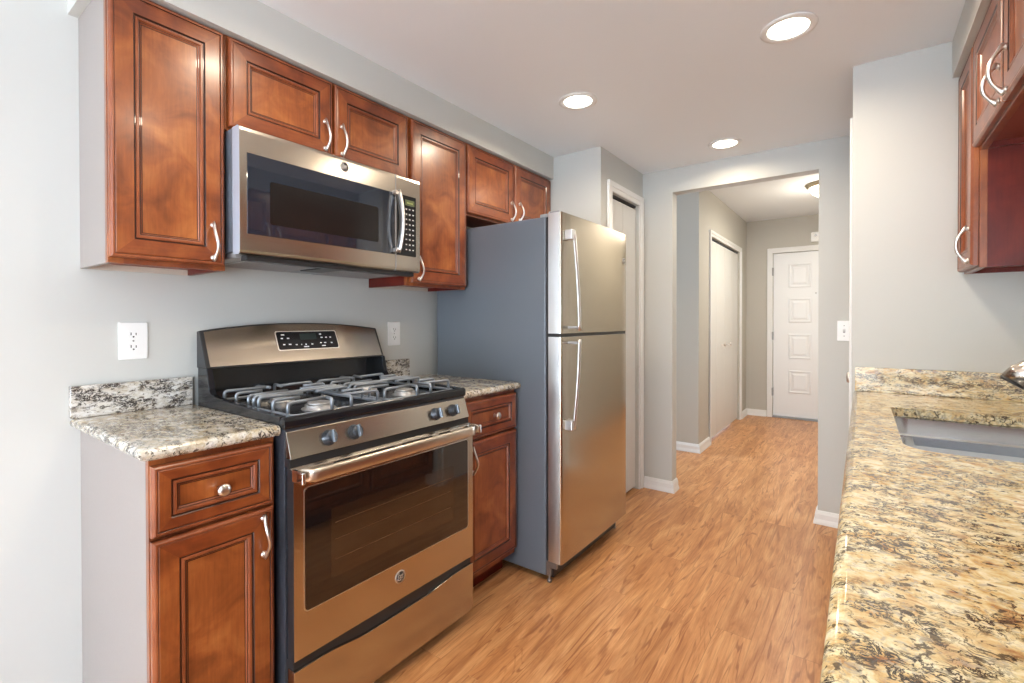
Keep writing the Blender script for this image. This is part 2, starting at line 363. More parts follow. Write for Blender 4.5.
def baseboard(name, pts, side, label):
    """extruded profile along an open polyline; side = +1 board sits left of travel"""
    prof = [(0, 0), (.022, 0), (.021, .012), (.015, .030), (.014, .058), (.009, .070), (.006, .077), (0, .078)]
    mb = MB(); n = len(prof); P = [Vector((p[0], p[1])) for p in pts]; nv = []
    for i, p in enumerate(P):
        ds = []
        if i > 0: ds.append((P[i] - P[i - 1]).normalized())
        if i < len(P) - 1: ds.append((P[i + 1] - P[i]).normalized())
        ns = [Vector((-d.y, d.x)) * side for d in ds]; q = sum(ns, Vector((0, 0)))
        q = q / q.length; q = q / max(.3, q.dot(ns[0])); nv.append(q)
    vs = []
    for p, q in zip(P, nv):
        for o, z in prof: vs.append((p.x + q.x * o, p.y + q.y * o, z))
    fs = [(i * n + j, i * n + (j + 1) % n, (i + 1) * n + (j + 1) % n, (i + 1) * n + j) for i in range(len(P) - 1) for j in range(n)]
    fs += [tuple(range(n)), tuple((len(P) - 1) * n + j for j in range(n))]
    mb.add(vs, fs); return struct(mb.build(name, TRIM), label, 'baseboard')
baseboard('baseboard_left_pier', [(.688, YE), (.886, YE), (.886, YE2)], -1, 'white baseboard round the foot of the left pier of the opening')
baseboard('baseboard_right_pier', [(1.7494, YE2), (1.7494, YE), (1.905, YE)], -1, 'white baseboard round the foot of the right pier of the opening')
baseboard('baseboard_hall_corner', [(-1.5, YH), (XH, YH), (XH, HC0 - .055)], -1, 'white baseboard round the hall corner before the closet')
baseboard('baseboard_hall_end', [(XH, HC1 + .055), (XH, YEND), (ED0 - .065, YEND)], -1, 'white baseboard between hall closet and entry door')
baseboard('baseboard_kitchen_left', [(.03, -3.5), (.03, .396)], -1, 'white baseboard along the left wall before the cabinets')
baseboard('baseboard_corridor', [(-1.5, YE2), (.886, YE2)], 1, 'white baseboard behind the end wall')

def windowgrp(name, label, loc, mb, pane, size):
    g = sthing(name, label, 'window', loc)
    mb.build('window_frame', TRIM, g); pane.build('pane', PANE, g)
    return g
m = MB()
for a in (.3, 1.33, 2.40, 3.44): m.box(-3.58 if 0 else a, a + .06, -3.58, -3.52, .12, 2.12)
m.box(.36, 3.44, -3.58, -3.52, .12, .18).box(.36, 3.44, -3.58, -3.52, 2.06, 2.12)
windowgrp('window_1', 'wide white framed window behind the kitchen', (1.9, -3.55, .12), m, bx(.36, 3.44, -3.553, -3.547, .18, 2.06), 0)
m = MB().box(4.02, 4.08, -2.85, -2.79, .25, 2.1).box(4.02, 4.08, -1.01, -.95, .25, 2.1).box(4.02, 4.08, -2.79, -1.01, .25, .31).box(4.02, 4.08, -2.79, -1.01, 2.04, 2.1).box(4.02, 4.08, -1.93, -1.87, .31, 2.04)
windowgrp('window_2', 'white framed dining side window', (4.05, -1.9, .25), m, bx(4.047, 4.053, -2.79, -1.01, .31, 2.04), 0)

def casing(mb, plane, sg, ax, a0, a1, ztop, wd=.062, t=.018):
    """three-sided door casing round an opening; ax 'x': wall faces along x, opening along y"""
    def b(u0, u1, z0, z1, t0, t1):
        q = sorted((plane + sg * t0, plane + sg * t1))
        if ax == 'x': mb.box(q[0], q[1], u0, u1, z0, z1)
        else: mb.box(u0, u1, q[0], q[1], z0, z1)
    for (d0, d1, tt) in ((0, wd, t * .62), (wd * .45, wd, t)):
        b(a0 - d1, a0 - d0, 0, ztop + d1, 0, tt); b(a1 + d0, a1 + d1, 0, ztop + d1, 0, tt)
        b(a0 - d0, a1 + d0, ztop + d0, ztop + d1, 0, tt)
    return mb
def knob(name, mat, parent, o, axis, r=.016, L=.03):
    return MB().lathe([(r * .55, 0), (r * .55, .003), (r * .36, .006), (r * .34, L * .5), (r * .8, L * .62), (r, L * .78), (r * .85, L * .93), (r * .4, L), (0.0001, L)], o, axis, 20).build(name, mat, parent)

# door_1: pantry bifold
g = sthing('door_1', 'pale bifold pantry door in white casing beyond the refrigerator', 'door', (.66, (PY0 + PY1) / 2, 0))
casing(MB(), .6714, 1, 'x', PY0, PY1, PZ).build('casing', TRIM, g, .003)
ym = PY0 + (PY1 - PY0) * .5
for a, b in ((PY0 + .004, ym - .001), (ym + .001, PY1 - .004)): bx(.622, .652, a, b, .02, PZ - .026).build('door_leaf', DOORG, g, .004)
bx(.615, .65, PY0, PY1, PZ - .014, PZ).build('track', BLACKM, g)
bx(.601, .606, PY0, PY1, 0, PZ).build('closet_dark_sheet', DARKSLOT, g)  # black sheet standing in for the shade inside the pantry
# door_2: hall closet
g = sthing('door_2', 'pale bifold closet doors with two small knobs in the hall', 'door', (.75, (HC0 + HC1) / 2, 0))
casing(MB(), XH, 1, 'x', HC0, HC1, HCZ, .055).build('casing', TRIM, g, .003)
n = 4; wl = (HC1 - HC0) / n
for i in range(n): bx(XH - .05, XH - .022, HC0 + i * wl + .002, HC0 + (i + 1) * wl - .002, .02, HCZ - .022).build('door_leaf', DOORG, g, .004)
bx(XH - .05, XH - .02, HC0, HC1, HCZ - .014, HCZ).build('track', BLACKM, g)
for y in (5.52, 5.80): knob('door_knob', NICKEL, g, (XH - .022, y, .948), (1, 0, 0), .020, .045)
# door_3: entry door
g = sthing('door_3', 'white panelled entry door at the end of the hall', 'door', ((ED0 + ED1) / 2, YEND + .03, 0))
casing(MB(), YEND, -1, 'y', ED0, ED1, EDZ, .06).build('casing', TRIM, g, .003)
def entry_leaf():
    y = YEND + .028; mb = MB(); x0, x1, z0, z1 = ED0 + .004, ED1 - .004, .022, EDZ - .004
    mb.box(x0, x1, y, y + .04, z0, z1)
    cols = ((x0 + .17, x0 + .40), (x1 - .40, x1 - .17)); rows = ((.32, .59), (.745, 1.04), (1.19, 1.48), (1.62, 1.905))
    for a, b in cols:
        for c, d in rows:
            v = []
            for (ins, h) in ((-.006, 0), (0, .008), (.012, .008), (.020, .001), (.034, .001), (.052, .008)):
                v.append([(a + ins, y - h, c + ins), (b - ins, y - h, c + ins), (b - ins, y - h, d - ins), (a + ins, y - h, d - ins)])
            for i in range(len(v) - 1):
                for j in range(4): mb.add([v[i][j], v[i][(j + 1) % 4], v[i + 1][(j + 1) % 4], v[i + 1][j]], [(0, 1, 2, 3)])
            mb.add(v[-1], [(0, 1, 2, 3)])
    return mb.build('door_leaf', DOORW, g)
entry_leaf()
for z in (.32, 1.02, 1.82):
    bx(ED0 - .008, ED0 + .008, YEND - .012, YEND + .03, z - .05, z + .05).build('hinge', HINGE, g, .002)
bx(ED0, ED1, YEND - .02, YEND + .09, .001, .018).build('threshold', HINGE, g, .003)
knob('door_knob', NICKEL, g, (ED1 - .07, YEND + .028, .95), (0, -1, 0), .028, .06)
MB().lathe([(.007, 0), (.007, .004), (.004, .006)], (1.515, YEND + .028, 1.54), (0, -1, 0), 12).build('peephole', HINGE, g)
# door_4: passage door on the right
g = sthing('door_4', 'white passage door behind the sink wall', 'door', (1.95, 2.94, 0))
casing(MB(), 1.9235, -1, 'x', 2.575, 3.31, 2.02, .055, .010).build('casing', TRIM, g, .003)
mb = bx(1.955, 1.99, 2.579, 3.306, .01, 2.016)
mb.build('door_leaf', DOORW, g, .003); knob('door_knob', NICKEL, g, (1.955, 2.65, .95), (-1, 0, 0), .026, .055)

# ------------------------------------------------------------------ cabinet fronts
DM = [CH_S, CH_R, GLAZE, CH_P, BEAD]   # 0 stile,1 rail,2 glaze,3 panel,4 bead
def front(mb, xb, sg, y0, y1, z0, z1, ins):
    prof = [(0, 0), (0, .012), (.003, .017), (.006, .019), (.010, .019), (.0115, .0165), (.014, .018), (ins - .004, .018), (ins - .001, .014), (ins + .001, .014), (ins + .003, .0165), (ins + .008, .0165),
            (ins + .011, .011), (ins + .013, .011), (ins + .016, .008), (ins + .018, .008)]
    mats = [(0, 1), (4, 4), (4, 4), (4, 4), (2, 2), (0, 1), (0, 1), (2, 2), (2, 2), (4, 4), (4, 4), (4, 4), (2, 2), (4, 4), (2, 2), (3, 3)]
    return mb.rings(xb, sg, y0, y1, z0, z1, prof, mats)
def bow_pull(parent, xb, sg, y, z0, z1, proj=.028):
    mb = MB(); path = []; R = []; n = 22
    for i in range(n + 1):
        t = i / n; z = z0 + (z1 - z0) * t; h = proj * (max(0, math.sin(PI * t)) ** .8) + .003
        yy = y + .004 * math.sin(2 * PI * t); e = min(t, 1 - t)
        wd = .0042 + .0052 * (1 - e / .16) if e < .16 else .0042 + .0010 * math.sin(PI * t)
        path.append((xb + sg * h, yy, z)); R.append((.0044, wd))
    mb.tube(path, R, 10)
    for z in (z0 + .006, z1 - .006): mb.lathe([(.0085, 0), (.0085, .003), (.006, .006), (.0001, .007)], (xb, y, z), (sg, 0, 0), 14, 0, (1, 1))
    return mb.build('handle', NICKEL, parent)
def mush_knob(parent, xb, sg, y, z):
    return MB().lathe([(.008, 0), (.007, .004), (.0055, .012), (.009, .017), (.0155, .020), (.0160, .024), (.013, .028), (.006, .030), (.0001, .0305)], (xb, y, z), (sg, 0, 0), 22).build('knob', NICKEL, parent)
def upper_cab(label, y0, y1, z0, z1, x0, xf, sg, doors, side_low=CH_SIDE, side_high=CH_SIDE, name='upper_cabinet', bracket=None):
    """x0 wall plane, xf face frame plane"""
    g = thing(name, label, 'cabinet', (x0, (y0 + y1) / 2, z0))
    t = .014; xi = xf - sg * .019
    mb = MB().box(x0 + sg * .001, xi, y0, y0 + t, z0, z1, 1).box(x0 + sg * .001, xi, y1 - t, y1, z0, z1, 2)
    mb.box(x0 + sg * .001, xi, y0 + t, y1 - t, z0 + .018, z0 + .028, 3).box(x0 + sg * .001, xi, y0 + t, y1 - t, z1 - .012, z1, 0).box(x0 + sg * .001, x0 + sg * .008, y0 + t, y1 - t, z0 + .028, z1 - .012, 0)
    mb.box(x0 + sg * .001, x0 + sg * .014, y0 + t, y1 - t, z0, z0 + .018, 4)
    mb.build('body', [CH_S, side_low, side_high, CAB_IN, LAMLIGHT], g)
    fr = .036
    fb = MB().box(xi, xf, y0, y0 + fr, z0, z1).box(xi, xf, y1 - fr, y1, z0, z1).box(xi, xf, y0 + fr, y1 - fr, z0, z0 + fr, 1).box(xi, xf, y0 + fr, y1 - fr, z1 - fr, z1, 1)
    fb.build('face_frame', [CH_S, CH_R], g, .001)
    for (a, b, c, d, hy, hz0, hz1) in doors:
        o = front(MB(), xf + sg * .001, sg, a, b, c, d, .058).build('door', DM, g)
        bow_pull(o, xf + sg * .019, sg, hy, hz0, hz1, .030)
    if bracket:
        MB().box(*bracket).build('catch', CHROME, g, .001)
    return g
XF = .303
ZB, ZT = 1.3694, 2.1305
zA, zB_ = ZB + .008, 2.121
upper_cab('tall cherry upper cabinet with taupe side panel, leftmost on the left wall', .3989, .6975, ZB, ZT, .03, XF, 1,
          [(.4005, .690, zA + .006, zB_, .655, 1.400, 1.513)], side_low=LAM, bracket=(.262, .282, .60, .63, ZB + .004, ZB + .018))
upper_cab('wide short cherry cabinet with two doors directly above the microwave', .6985, 1.4615, 1.826, ZT, .03, XF, 1,
          [(.705, 1.079, 1.834, zB_, 1.045, 1.854, 1.967), (1.087, 1.456, 1.834, zB_, 1.118, 1.854, 1.970)])
upper_cab('tall narrow cherry upper cabinet between microwave and refrigerator', 1.4625, 1.8555, ZB, ZT, .03, XF, 1,
          [(1.478, 1.848, zA + .006, zB_, 1.518, 1.396, 1.500)], bracket=(.262, .282, 1.60, 1.63, ZB + .004, ZB + .018))
upper_cab('short two-door cherry cabinet above the refrigerator', 1.8565, 2.684, 1.758, ZT, .03, XF, 1,
          [(1.862, 2.266, 1.768, zB_, 2.238, 1.789, 1.895), (2.276, 2.676, 1.768, zB_, 2.318, 1.800, 1.905)])
XFR = 2.268
upper_cab('narrow tall cherry upper cabinet at the far end of the sink wall', 2.19, 2.4793, 1.3825, ZT, XR, XFR, -1,
          [(2.2, 2.474, 1.390, zB_, 2.236, 1.405, 1.525)])
upper_cab('short cherry upper cabinet with two doors over the sink', 1.352, 2.1895, 1.768, ZT, XR, XFR, -1,
          [(1.775, 2.183, 1.777, zB_, 1.800, 1.785, 1.888), (1.358, 1.768, 1.777, zB_, 1.722, 1.785, 1.905)])

def base_cab(label, y0, y1, x0, xf, sg, parts, side_low=CH_SIDE, side_high=CH_SIDE):
    g = thing('base_cabinet', label, 'cabinet', ((x0 + xf) / 2, (y0 + y1) / 2, 0))
    xi = xf - sg * .019; zt = .883
    prof = lambda: [(x0 + sg * .001, 0), (xf - sg * .075, 0), (xf - sg * .075, .095), (xi, .095), (xi, zt), (x0 + sg * .001, zt)]
    mb = MB().prism(prof(), 'y', y0, y0 + .014, 1).prism(prof(), 'y', y1 - .014, y1, 2)
    mb.box(x0 + sg * .001, xi, y0 + .014, y1 - .014, .095, .108, 0).box(x0 + sg * .001, x0 + sg * .01, y0 + .014, y1 - .014, .108, zt, 0)
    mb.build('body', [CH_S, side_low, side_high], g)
    bx(xf - sg * .083, xf - sg * .071, y0 + .001, y1 - .001, .0, .095).build('toe_kick', CH_SIDE, g)
    fr = .034
    fb = MB().box(xi, xf, y0, y0 + fr, .095, zt).box(xi, xf, y1 - fr, y1, .095, zt).box(xi, xf, y0 + fr, y1 - fr, .095, .095 + fr, 1).box(xi, xf, y0 + fr, y1 - fr, zt - .03, zt, 1).box(xi, xf, y0 + fr, y1 - fr, .685, .71, 1)
    fb.build('face_frame', [CH_S, CH_R], g, .001)
    for p in parts:
        kind, a, b, c, d = p[:5]
        o = front(MB(), xf + sg * .001, sg, a, b, c, d, .042 if kind == 'drawer' else .058).build('drawer' if kind == 'drawer' else 'door', DM, g)
        if kind == 'drawer': mush_knob(o, xf + sg * .018, sg, p[5], p[6])
        elif len(p) > 5: bow_pull(o, xf + sg * .019, sg, p[5], p[6], p[7])
    return g
XB = .613
base_cab('cherry base cabinet with taupe side panel left of the range', .3965, .6925, .03, XB, 1,
         [('drawer', .398, .683, .699, .868, .545, .778), ('door', .398, .683, .110, .690, .654, .560, .671)], side_low=LAM)
base_cab('dark cherry base cabinet squeezed between range and refrigerator', 1.4645, 1.8600, .03, XB, 1,
         [('drawer', 1.485, 1.854, .702, .866, 1.685, .784), ('door', 1.485, 1.854, .125, .692, 1.53, .560, .671)])
XBR = 1.978
for i, (a, b, lab) in enumerate(((1.36, 2.478, 'wide cherry base cabinet under the sink'), (.44, 1.358, 'cherry base cabinet nearer than the sink base'), (-.60, .438, 'cherry base cabinet nearest the camera on the sink side'))):
    c = (a + b) / 2
    base_cab(lab, a, b, XR, XBR, -1, [('drawer', a + .008, c - .004, .702, .866, (a + c) / 2, .784), ('drawer', c + .004, b - .008, .702, .866, (c + b) / 2, .784),
             ('door', a + .008, c - .004, .125, .692, c - .04, .56, .671), ('door', c + .004, b - .008, .125, .692, c + .04, .56, .671)])

# ------------------------------------------------------------------ granite
def bull(x0, x1, z0=.884, z1=.914, sg=1, n=6):
    """slab section in xz, rounded front at x1"""
    r = (z1 - z0) / 2; p = [(x0, z0)]
    for i in range(n + 1):
        a = -PI / 2 + PI * i / n; p.append((x1 - sg * r + sg * r * math.cos(a), (z0 + z1) / 2 + r * math.sin(a)))
    p.append((x0, z1)); return p
def slab_rounded(name, x0, x1, y0, y1, roundleft, mat):
    mb = MB(); z0, z1 = .884, .914; r = .015; n = 6
    # loft of inset loops, rounded on the front (x1) and, if asked, on the y0 edge
    loops = []
    for i in range(n + 1):
        a = -PI / 2 + PI * i / n; ins = r - r * math.cos(a); z = (z0 + z1) / 2 + r * math.sin(a)
        yl = y0 + (ins if roundleft else 0); xf = x1 - ins; c = .012 if roundleft else .001
        loops.append([(x0, yl, z), (xf - c, yl, z), (xf - c * .3, yl + c * .3, z), (xf, yl + c, z), (xf, y1, z), (x0, y1, z)])
    k = 6
    v = [p for l in loops for p in l]
    mb.add(v, [(i * k + j, i * k + (j + 1) % k, (i + 1) * k + (j + 1) % k, (i + 1) * k + j) for i in range(n) for j in range(k)])
    mb.add(v, [tuple(range(k - 1, -1, -1)), tuple(n * k + j for j in range(k))])
    return mb.build(name, mat)
o = slab_rounded('countertop', .031, .6465, .3715, .6955, True, GRANG)
tag(settle(o, (.3, .53, .884)), 'small granite countertop left of the range', 'countertop')
o = slab_rounded('countertop', .031, .6465, 1.4625, 1.868, False, GRANG)
tag(settle(o, (.3, 1.66, .884)), 'small granite countertop between range and refrigerator', 'countertop')
o = bx(.031, .051, .370, .6955, .9145, 1.0115).build('backsplash', GRANGF, None, .0015)
tag(settle(o, (.01, .53, .9145)), 'speckled granite backsplash strip left of the range', 'backsplash')
o = bx(.031, .051, 1.4625, 1.705, .9145, 1.0115).build('backsplash', GRANGF, None, .0015)
tag(settle(o, (.01, 1.6, .9145)), 'speckled granite backsplash strip right of the range', 'backsplash')

# big counter with undermount sink cut-out
SX0, SX1, SY0, SY1, SR = 2.036, 2.43, 1.415, 2.072, .065
def rrect(x0, x1, y0, y1, r, n=8, rs=None):
    P = []; rs = rs or [r] * 4
    for (cx, cy, a0, q) in ((x0, y0, PI, 0), (x1, y0, 1.5 * PI, 1), (x1, y1, 0, 2), (x0, y1, .5 * PI, 3)):
        rr = rs[q]; ox = cx + (rr if cx == x0 else -rr); oy = cy + (rr if cy == y0 else -rr)
        for i in range(n + 1):
            a = a0 + PI / 2 * i / n; P.append((ox + rr * math.cos(a), oy + rr * math.sin(a)))
    return P
def big_counter():
    X0, X1, Y0, Y1 = 1.9285, XR - .001, -.62, YN - .001
    bm = bmesh.new(); hole = rrect(SX0, SX1, SY0, SY1, SR, 8, [SR, SR, .02, .02]); out = [(X0 + .015, Y0), (X1, Y0), (X1, Y1), (X0 + .015, Y1)]
    def edges(pts):
        vs = [bm.verts.new((p[0], p[1], .914)) for p in pts]; return vs, [bm.edges.new((vs[i], vs[(i + 1) % len(vs)])) for i in range(len(vs))]
    v1, e1 = edges(out); v2, e2 = edges(hole)
    bmesh.ops.triangle_fill(bm, use_beauty=True, use_dissolve=False, edges=e1 + e2)
    for f in bm.faces[:]:
        f.normal_update()
    mb = MB(); bm.verts.index_update()
    top = [tuple(v.co) for v in bm.verts]; fs = [tuple(v.index for v in f.verts) for f in bm.faces]
    mb.add(top, fs); mb.add([(x, y, .884) for x, y, z in top], fs); bm.free()
    H = len(hole); mb.add([(x, y, .914) for x, y in hole] + [(x, y, .884) for x, y in hole], [(i, (i + 1) % H, (i + 1) % H + H, i + H) for i in range(H)])
    mb.add([(x, y, z) for z in (.914, .884) for x, y in out], [(0, 1, 5, 4), (1, 2, 6, 5), (2, 3, 7, 6)])
    n = 8; v = []
    for y in (Y0, Y1):
        for i in range(n + 1):
            a = PI / 2 + PI * i / n; v.append((X0 + .015 + .015 * math.cos(a), y, .899 + .015 * math.sin(a)))
    mb.add(v, [(i, i + 1, i + 2 + n, i + 1 + n) for i in range(n)], 0, True)
    mb.add(v, [tuple(range(n + 1)), tuple(range(n + 1, 2 * n + 2))])
    return mb.build('countertop', GRAN)
o = big_counter()
tag(settle(o, (2.25, .9, .884)), 'long golden granite countertop with the sink cut-out', 'countertop')
o = bx(1.9345, XR - .001, YN - .021, YN - .001, .9145, 1.0145).build('backsplash', GRANF, None, .0015)
tag(settle(o, (2.25, YN - .01, .9145)), 'golden granite splash strip against the sink end wall', 'backsplash')
o = bx(XR - .021, XR - .001, -.62, YN - .022, .9145, 1.0145).build('backsplash', GRANF, None, .0015)
tag(settle(o, (XR - .01, .9, .9145)), 'long golden granite splash strip behind the faucet', 'backsplash')

# ------------------------------------------------------------------ sink and faucet
def bowl(x0, x1, y0, y1, ztop, depth, mb, top_r, wide=.004):
    L = []
    for (d, z, rr) in ((-wide, ztop, top_r), (0, ztop - .002, top_r), (.004, ztop - depth + .05, top_r), (.012, ztop - depth + .018, top_r), (.035, ztop - depth, top_r * .8)):
        L.append([(x, y, z) for x, y in rrect(x0 + d, x1 - d, y0 + d, y1 - d, rr, 6)])
    k = len(L[0]); v = [p for l in L for p in l]
    mb.add(v, [(i * k + j, i * k + (j + 1) % k, (i + 1) * k + (j + 1) % k, (i + 1) * k + j) for i in range(len(L) - 1) for j in range(k)], 0, True)
    mb.add(v, [tuple((len(L) - 1) * k + j for j in range(k))]); return mb
g = thing('kitchen_sink', 'stainless double bowl sink set under the golden granite', 'sink', (2.23, 1.74, .68))
YD = 1.755; mb = MB()
bowl(SX0 - .003, SX1 + .006, YD + .012, SY1 + .003, .8825, .195, mb, .05)
bowl(SX0 - .003, SX1 + .006, SY0 - .006, YD - .012, .8825, .195, mb, .05)
rim_in = rrect(SX0 - .008, SX1 + .008, SY0 - .008, SY1 + .008, .06, 6); rim_out = rrect(SX0 - .03, SX1 + .03, SY0 - .03, SY1 + .03, .07, 6); k = len(rim_in)
mb.add([(x, y, .8835) for x, y in rim_in] + [(x, y, .8835) for x, y in rim_out] + [(x, y, .868) for x, y in rim_in],
       [(i, (i + 1) % k, (i + 1) % k + k, i + k) for i in range(k)] + [(i, (i + 1) % k, (i + 1) % k + 2 * k, i + 2 * k) for i in range(k)])
mb.box(SX0 - .004, SX1 + .004, YD - .0135, YD + .0135, .86, .8832)
mb.build('basin', SINKM, g)
for y in ((YD + SY1) / 2, (SY0 + YD) / 2): MB().lathe([(.042, 0), (.042, .003), (.03, .004), (.028, .001)], (2.24, y, .6875), (0, 0, 1), 20).build('drain', CHROME, g)
g = thing('kitchen_faucet', 'brushed nickel pull-out faucet over the sink', 'faucet', (2.50, 1.74, .914))
mb = MB().lathe([(.030, 0), (.030, .008), (.024, .012), (.022, .10), (.024, .125), (.018, .14), (.0001, .142)], (2.50, 1.74, .9145), (0, 0, 1), 24)
mb.build('faucet_body', FAUCETM, g)
path = [(2.49, 1.74, 1.01), (2.45, 1.74, 1.050), (2.41, 1.74, 1.078), (2.37, 1.74, 1.090), (2.335, 1.74, 1.093), (2.305, 1.74, 1.086), (2.283, 1.74, 1.071), (2.268, 1.74, 1.052)]
MB().tube(path, [.018, .020, .0225, .025, .027, .0285, .0285, .028], 28).build('spout', FAUCETM, g)
MB().tube([(2.268, 1.74, 1.052), (2.264, 1.74, 1.046)], [.0265, .0255], 28).build('nozzle', BLACKM, g)
MB().tube([(2.50, 1.72, 1.03), (2.50, 1.66, 1.05), (2.495, 1.62, 1.06)], [.008, .007, .009], 12).build('lever', FAUCETM, g)

# ------------------------------------------------------------------ GE-style round badge
def badge(parent, c, sg, r):
    g_ = MB().lathe([(r, 0), (r, .0018), (r * .9, .0026), (r * .82, .0018), (.0001, .0018)], c, (sg, 0, 0), 28).build('badge', NICKEL, parent)
    MB().lathe([(r * .80, .0018), (r * .80, .0023), (.0001, .0023)], c, (sg, 0, 0), 28).build('badge_face', BLACKM, g_)
    x = c[0] + sg * .0026; mb = MB()
    def arc(cy, cz, rr, a0, a1, n=10): return [(x, c[1] + sg * (cy + rr * math.cos(a0 + (a1 - a0) * i / n)) * 1, c[2] + cz + rr * math.sin(a0 + (a1 - a0) * i / n)) for i in range(n + 1)]
    s = r
    mb.tube(arc(-.25 * s, .12 * s, .24 * s, -.3, 1.9 * PI), s * .06, 5)
    mb.tube(arc(-.22 * s, -.22 * s, .26 * s, .45 * PI, -1.1 * PI), s * .06, 5)
    mb.tube(arc(.28 * s, .02 * s, .26 * s, .2 * PI, 1.8 * PI), s * .06, 5)
    mb.tube(arc(.22 * s, .02 * s, .13 * s, -.2 * PI, .9 * PI), s * .05, 5)
    for k_ in range(4): mb.tube(arc(.62 * s * math.cos(k_ * PI / 2 + .5), .62 * s * math.sin(k_ * PI / 2 + .5), .12 * s, k_, k_ + 4, 6), s * .035, 5)
    o_ = mb.build('monogram', NICKEL, g_); return g_

# ------------------------------------------------------------------ microwave
MX = .3945
g = thing('microwave', 'stainless over-the-range microwave with dark window and keypad', 'microwave', (.2, 1.08, 1.415))
y0, y1, z0, z1 = .7015, 1.4585, 1.4165, 1.8232
bx(.031, .345, y0 + .001, y1 - .001, z0 + .012, z1 - .001).build('body', FRSIDE, g, .003)
# front shell: door part and control part
def mw_front(a, b, name, wins):
    mb = MB(); xb_ = .347
    # rounded front profile in xz
    prof = [(xb_, z0 + .004), (MX - .010, z0 + .001), (MX - .002, z0 + .006), (MX, z0 + .016), (MX, z1 - .016), (MX - .002, z1 - .005), (MX - .010, z1), (xb_, z1)]
    mb.prism(prof, 'y', a, b, cap=1)
    return mb.build(name, [STEEL, SIDEM], g, .002)
mw_front(y0, 1.3225, 'door', None); mw_front(1.3245, y1, 'control_frame', None)
bx(MX - .002, MX + .0012, .7245, 1.3185, 1.4845, 1.7405).build('window', GLASSD, g, .006, 3)
def round_panel(y0, y1, z0, z1, r, x0, x1, name, mat, parent, sgn=1):
    P = rrect(y0, y1, z0, z1, r, 6); return MB().prism(P, 'x', x0, x1).build(name, mat, parent)
round_panel(.797, 1.233, 1.524, 1.664, .008, MX + .0013, MX + .0018, 'inner_window', GLASSI, g)
round_panel(1.3275, 1.433, 1.4845, 1.7405, .003, MX + .0003, MX + .0016, 'control_panel', BLACK, g)
mb = bx(MX + .0017, MX + .0022, 1.372, 1.424, 1.700, 1.724); mb.build('display', GREEN, g)
mb = MB()
for i in range(5): mb.box(MX + .0023, MX + .0026, 1.382 + i * .007, 1.386 + i * .007, 1.708, 1.714)
mb.build('display_digits', plain('lcd_digit', (.42, .50, .16), .4), g)
for r_ in range(9):
    for c_ in range(3):
        a = 1.371 + c_ * .019; z = 1.684 - r_ * .0215
        kb = MB().box(MX + .0017, MX + .0021, a, a + .014, z - .006, z + .006)
        ko = kb.build('key', BLACKM, g)
        MB().box(MX + .0022, MX + .0024, a + .003, a + .011, z - .0018 - (.001 if (r_ * c_) % 2 else 0), z + .0018).build('key_print', MARK, ko)
# handle: curved bar
hp = []; hr = []
for i in range(17):
    t = i / 16; hp.append((MX + .016 + .026 * math.sin(PI * t) ** .75, 1.321, 1.495 + .250 * t)); hr.append((.0115, .0045))
mb = MB().tube(hp, [(.0065, .0155)] * 17, 12)
mb.box(MX, MX + .022, 1.305, 1.330, 1.493, 1.509).box(MX, MX + .022, 1.305, 1.330, 1.731, 1.747)
mb.build('handle', NICKEL, g)
badge(g, (MX, 1.078, 1.785), 1, .019)
# underside
mb = MB().box(.04, .34, y0 + .01, y1 - .01, z0 - .006, z0 + .012); mb.build('base_pan', GREYM, g, .002)
MB().box(.335, .375, y0 + .03, y1 - .02, z0 - .014, z0 + .002).build('vent_grille', BLACKM, g, .002)
for a in (.76, 1.13):
    f = MB().box(.07, .30, a, a + .26, z0 - .009, z0 - .005).build('grease_filter', plain('filter_mesh', (.45, .46, .47), .45, metal=.7), g)
    mb = MB()
    for i in range(13): mb.box(.075 + i * .0175, .078 + i * .0175, a + .006, a + .254, z0 - .0105, z0 - .009)
    mb.build('filter_ridge', GREYM, f)
MB().box(.17, .33, 1.03, 1.12, z0 - .012, z0 - .005).build('lamp_cover', BLACKM, g, .001)

# ------------------------------------------------------------------ range
RX = .7014
g = thing('gas_range', 'stainless gas range with black cooktop and oven window', 'stove', (.35, 1.08, 0))
ry0, ry1 = .6985, 1.4570
mb = MB().box(.06, .655, ry0 + .003, ry1 - .003, .03, .903)
mb.build('body', plain('range_side', (.035, .042, .055), .3, coat=.3), g, .002)
for (x, y) in ((.08, ry0 + .04), (.60, ry0 + .04), (.08, ry1 - .04), (.60, ry1 - .04)): MB().lathe([(.016, 0), (.016, .008), (.009, .01), (.009, .035)], (x, y, 0), (0, 0, 1), 14).build('foot', BLACKM, g)
# oven door
DZ0, DZ1 = .262, .799
prof = [(.668, DZ0), (RX - .003, DZ0), (RX, DZ0 + .003), (RX, DZ1 - .022), (RX - .006, DZ1 - .006), (RX - .016, DZ1), (.668, DZ1)]
door = MB().prism(prof, 'y', ry0 + .003, ry1 - .003, cap=1).build('oven_door', [STEEL, BLACKM], g, .0015)
MB().box(.657, .668, ry0 + .012, ry1 - .012, DZ0 + .01, DZ1 - .01).build('door_gasket', BLACKM, door)
P = rrect(.734, 1.4215, .392, .7385, .012, 6)
MB().prism(rrect(.731, 1.4245, .389, .7415, .014, 6), 'x', RX, RX + .0008).build('window_border', STEELE, door)
MB().prism(P, 'x', RX + .0008, RX + .0014).build('oven_window', GLASSO, door)
MB().prism(rrect(.816, 1.340, .450, .655, .006, 6), 'x', RX + .0014, RX + .0017).build('inner_window', GLASSOI, door)
mb = MB()
for z in (.50, .56, .61): mb.box(RX + .0017, RX + .0019, .83, 1.325, z, z + .0022)
mb.build('rack', plain('rack_seen', (.16, .10, .06), .3, metal=.5), door)
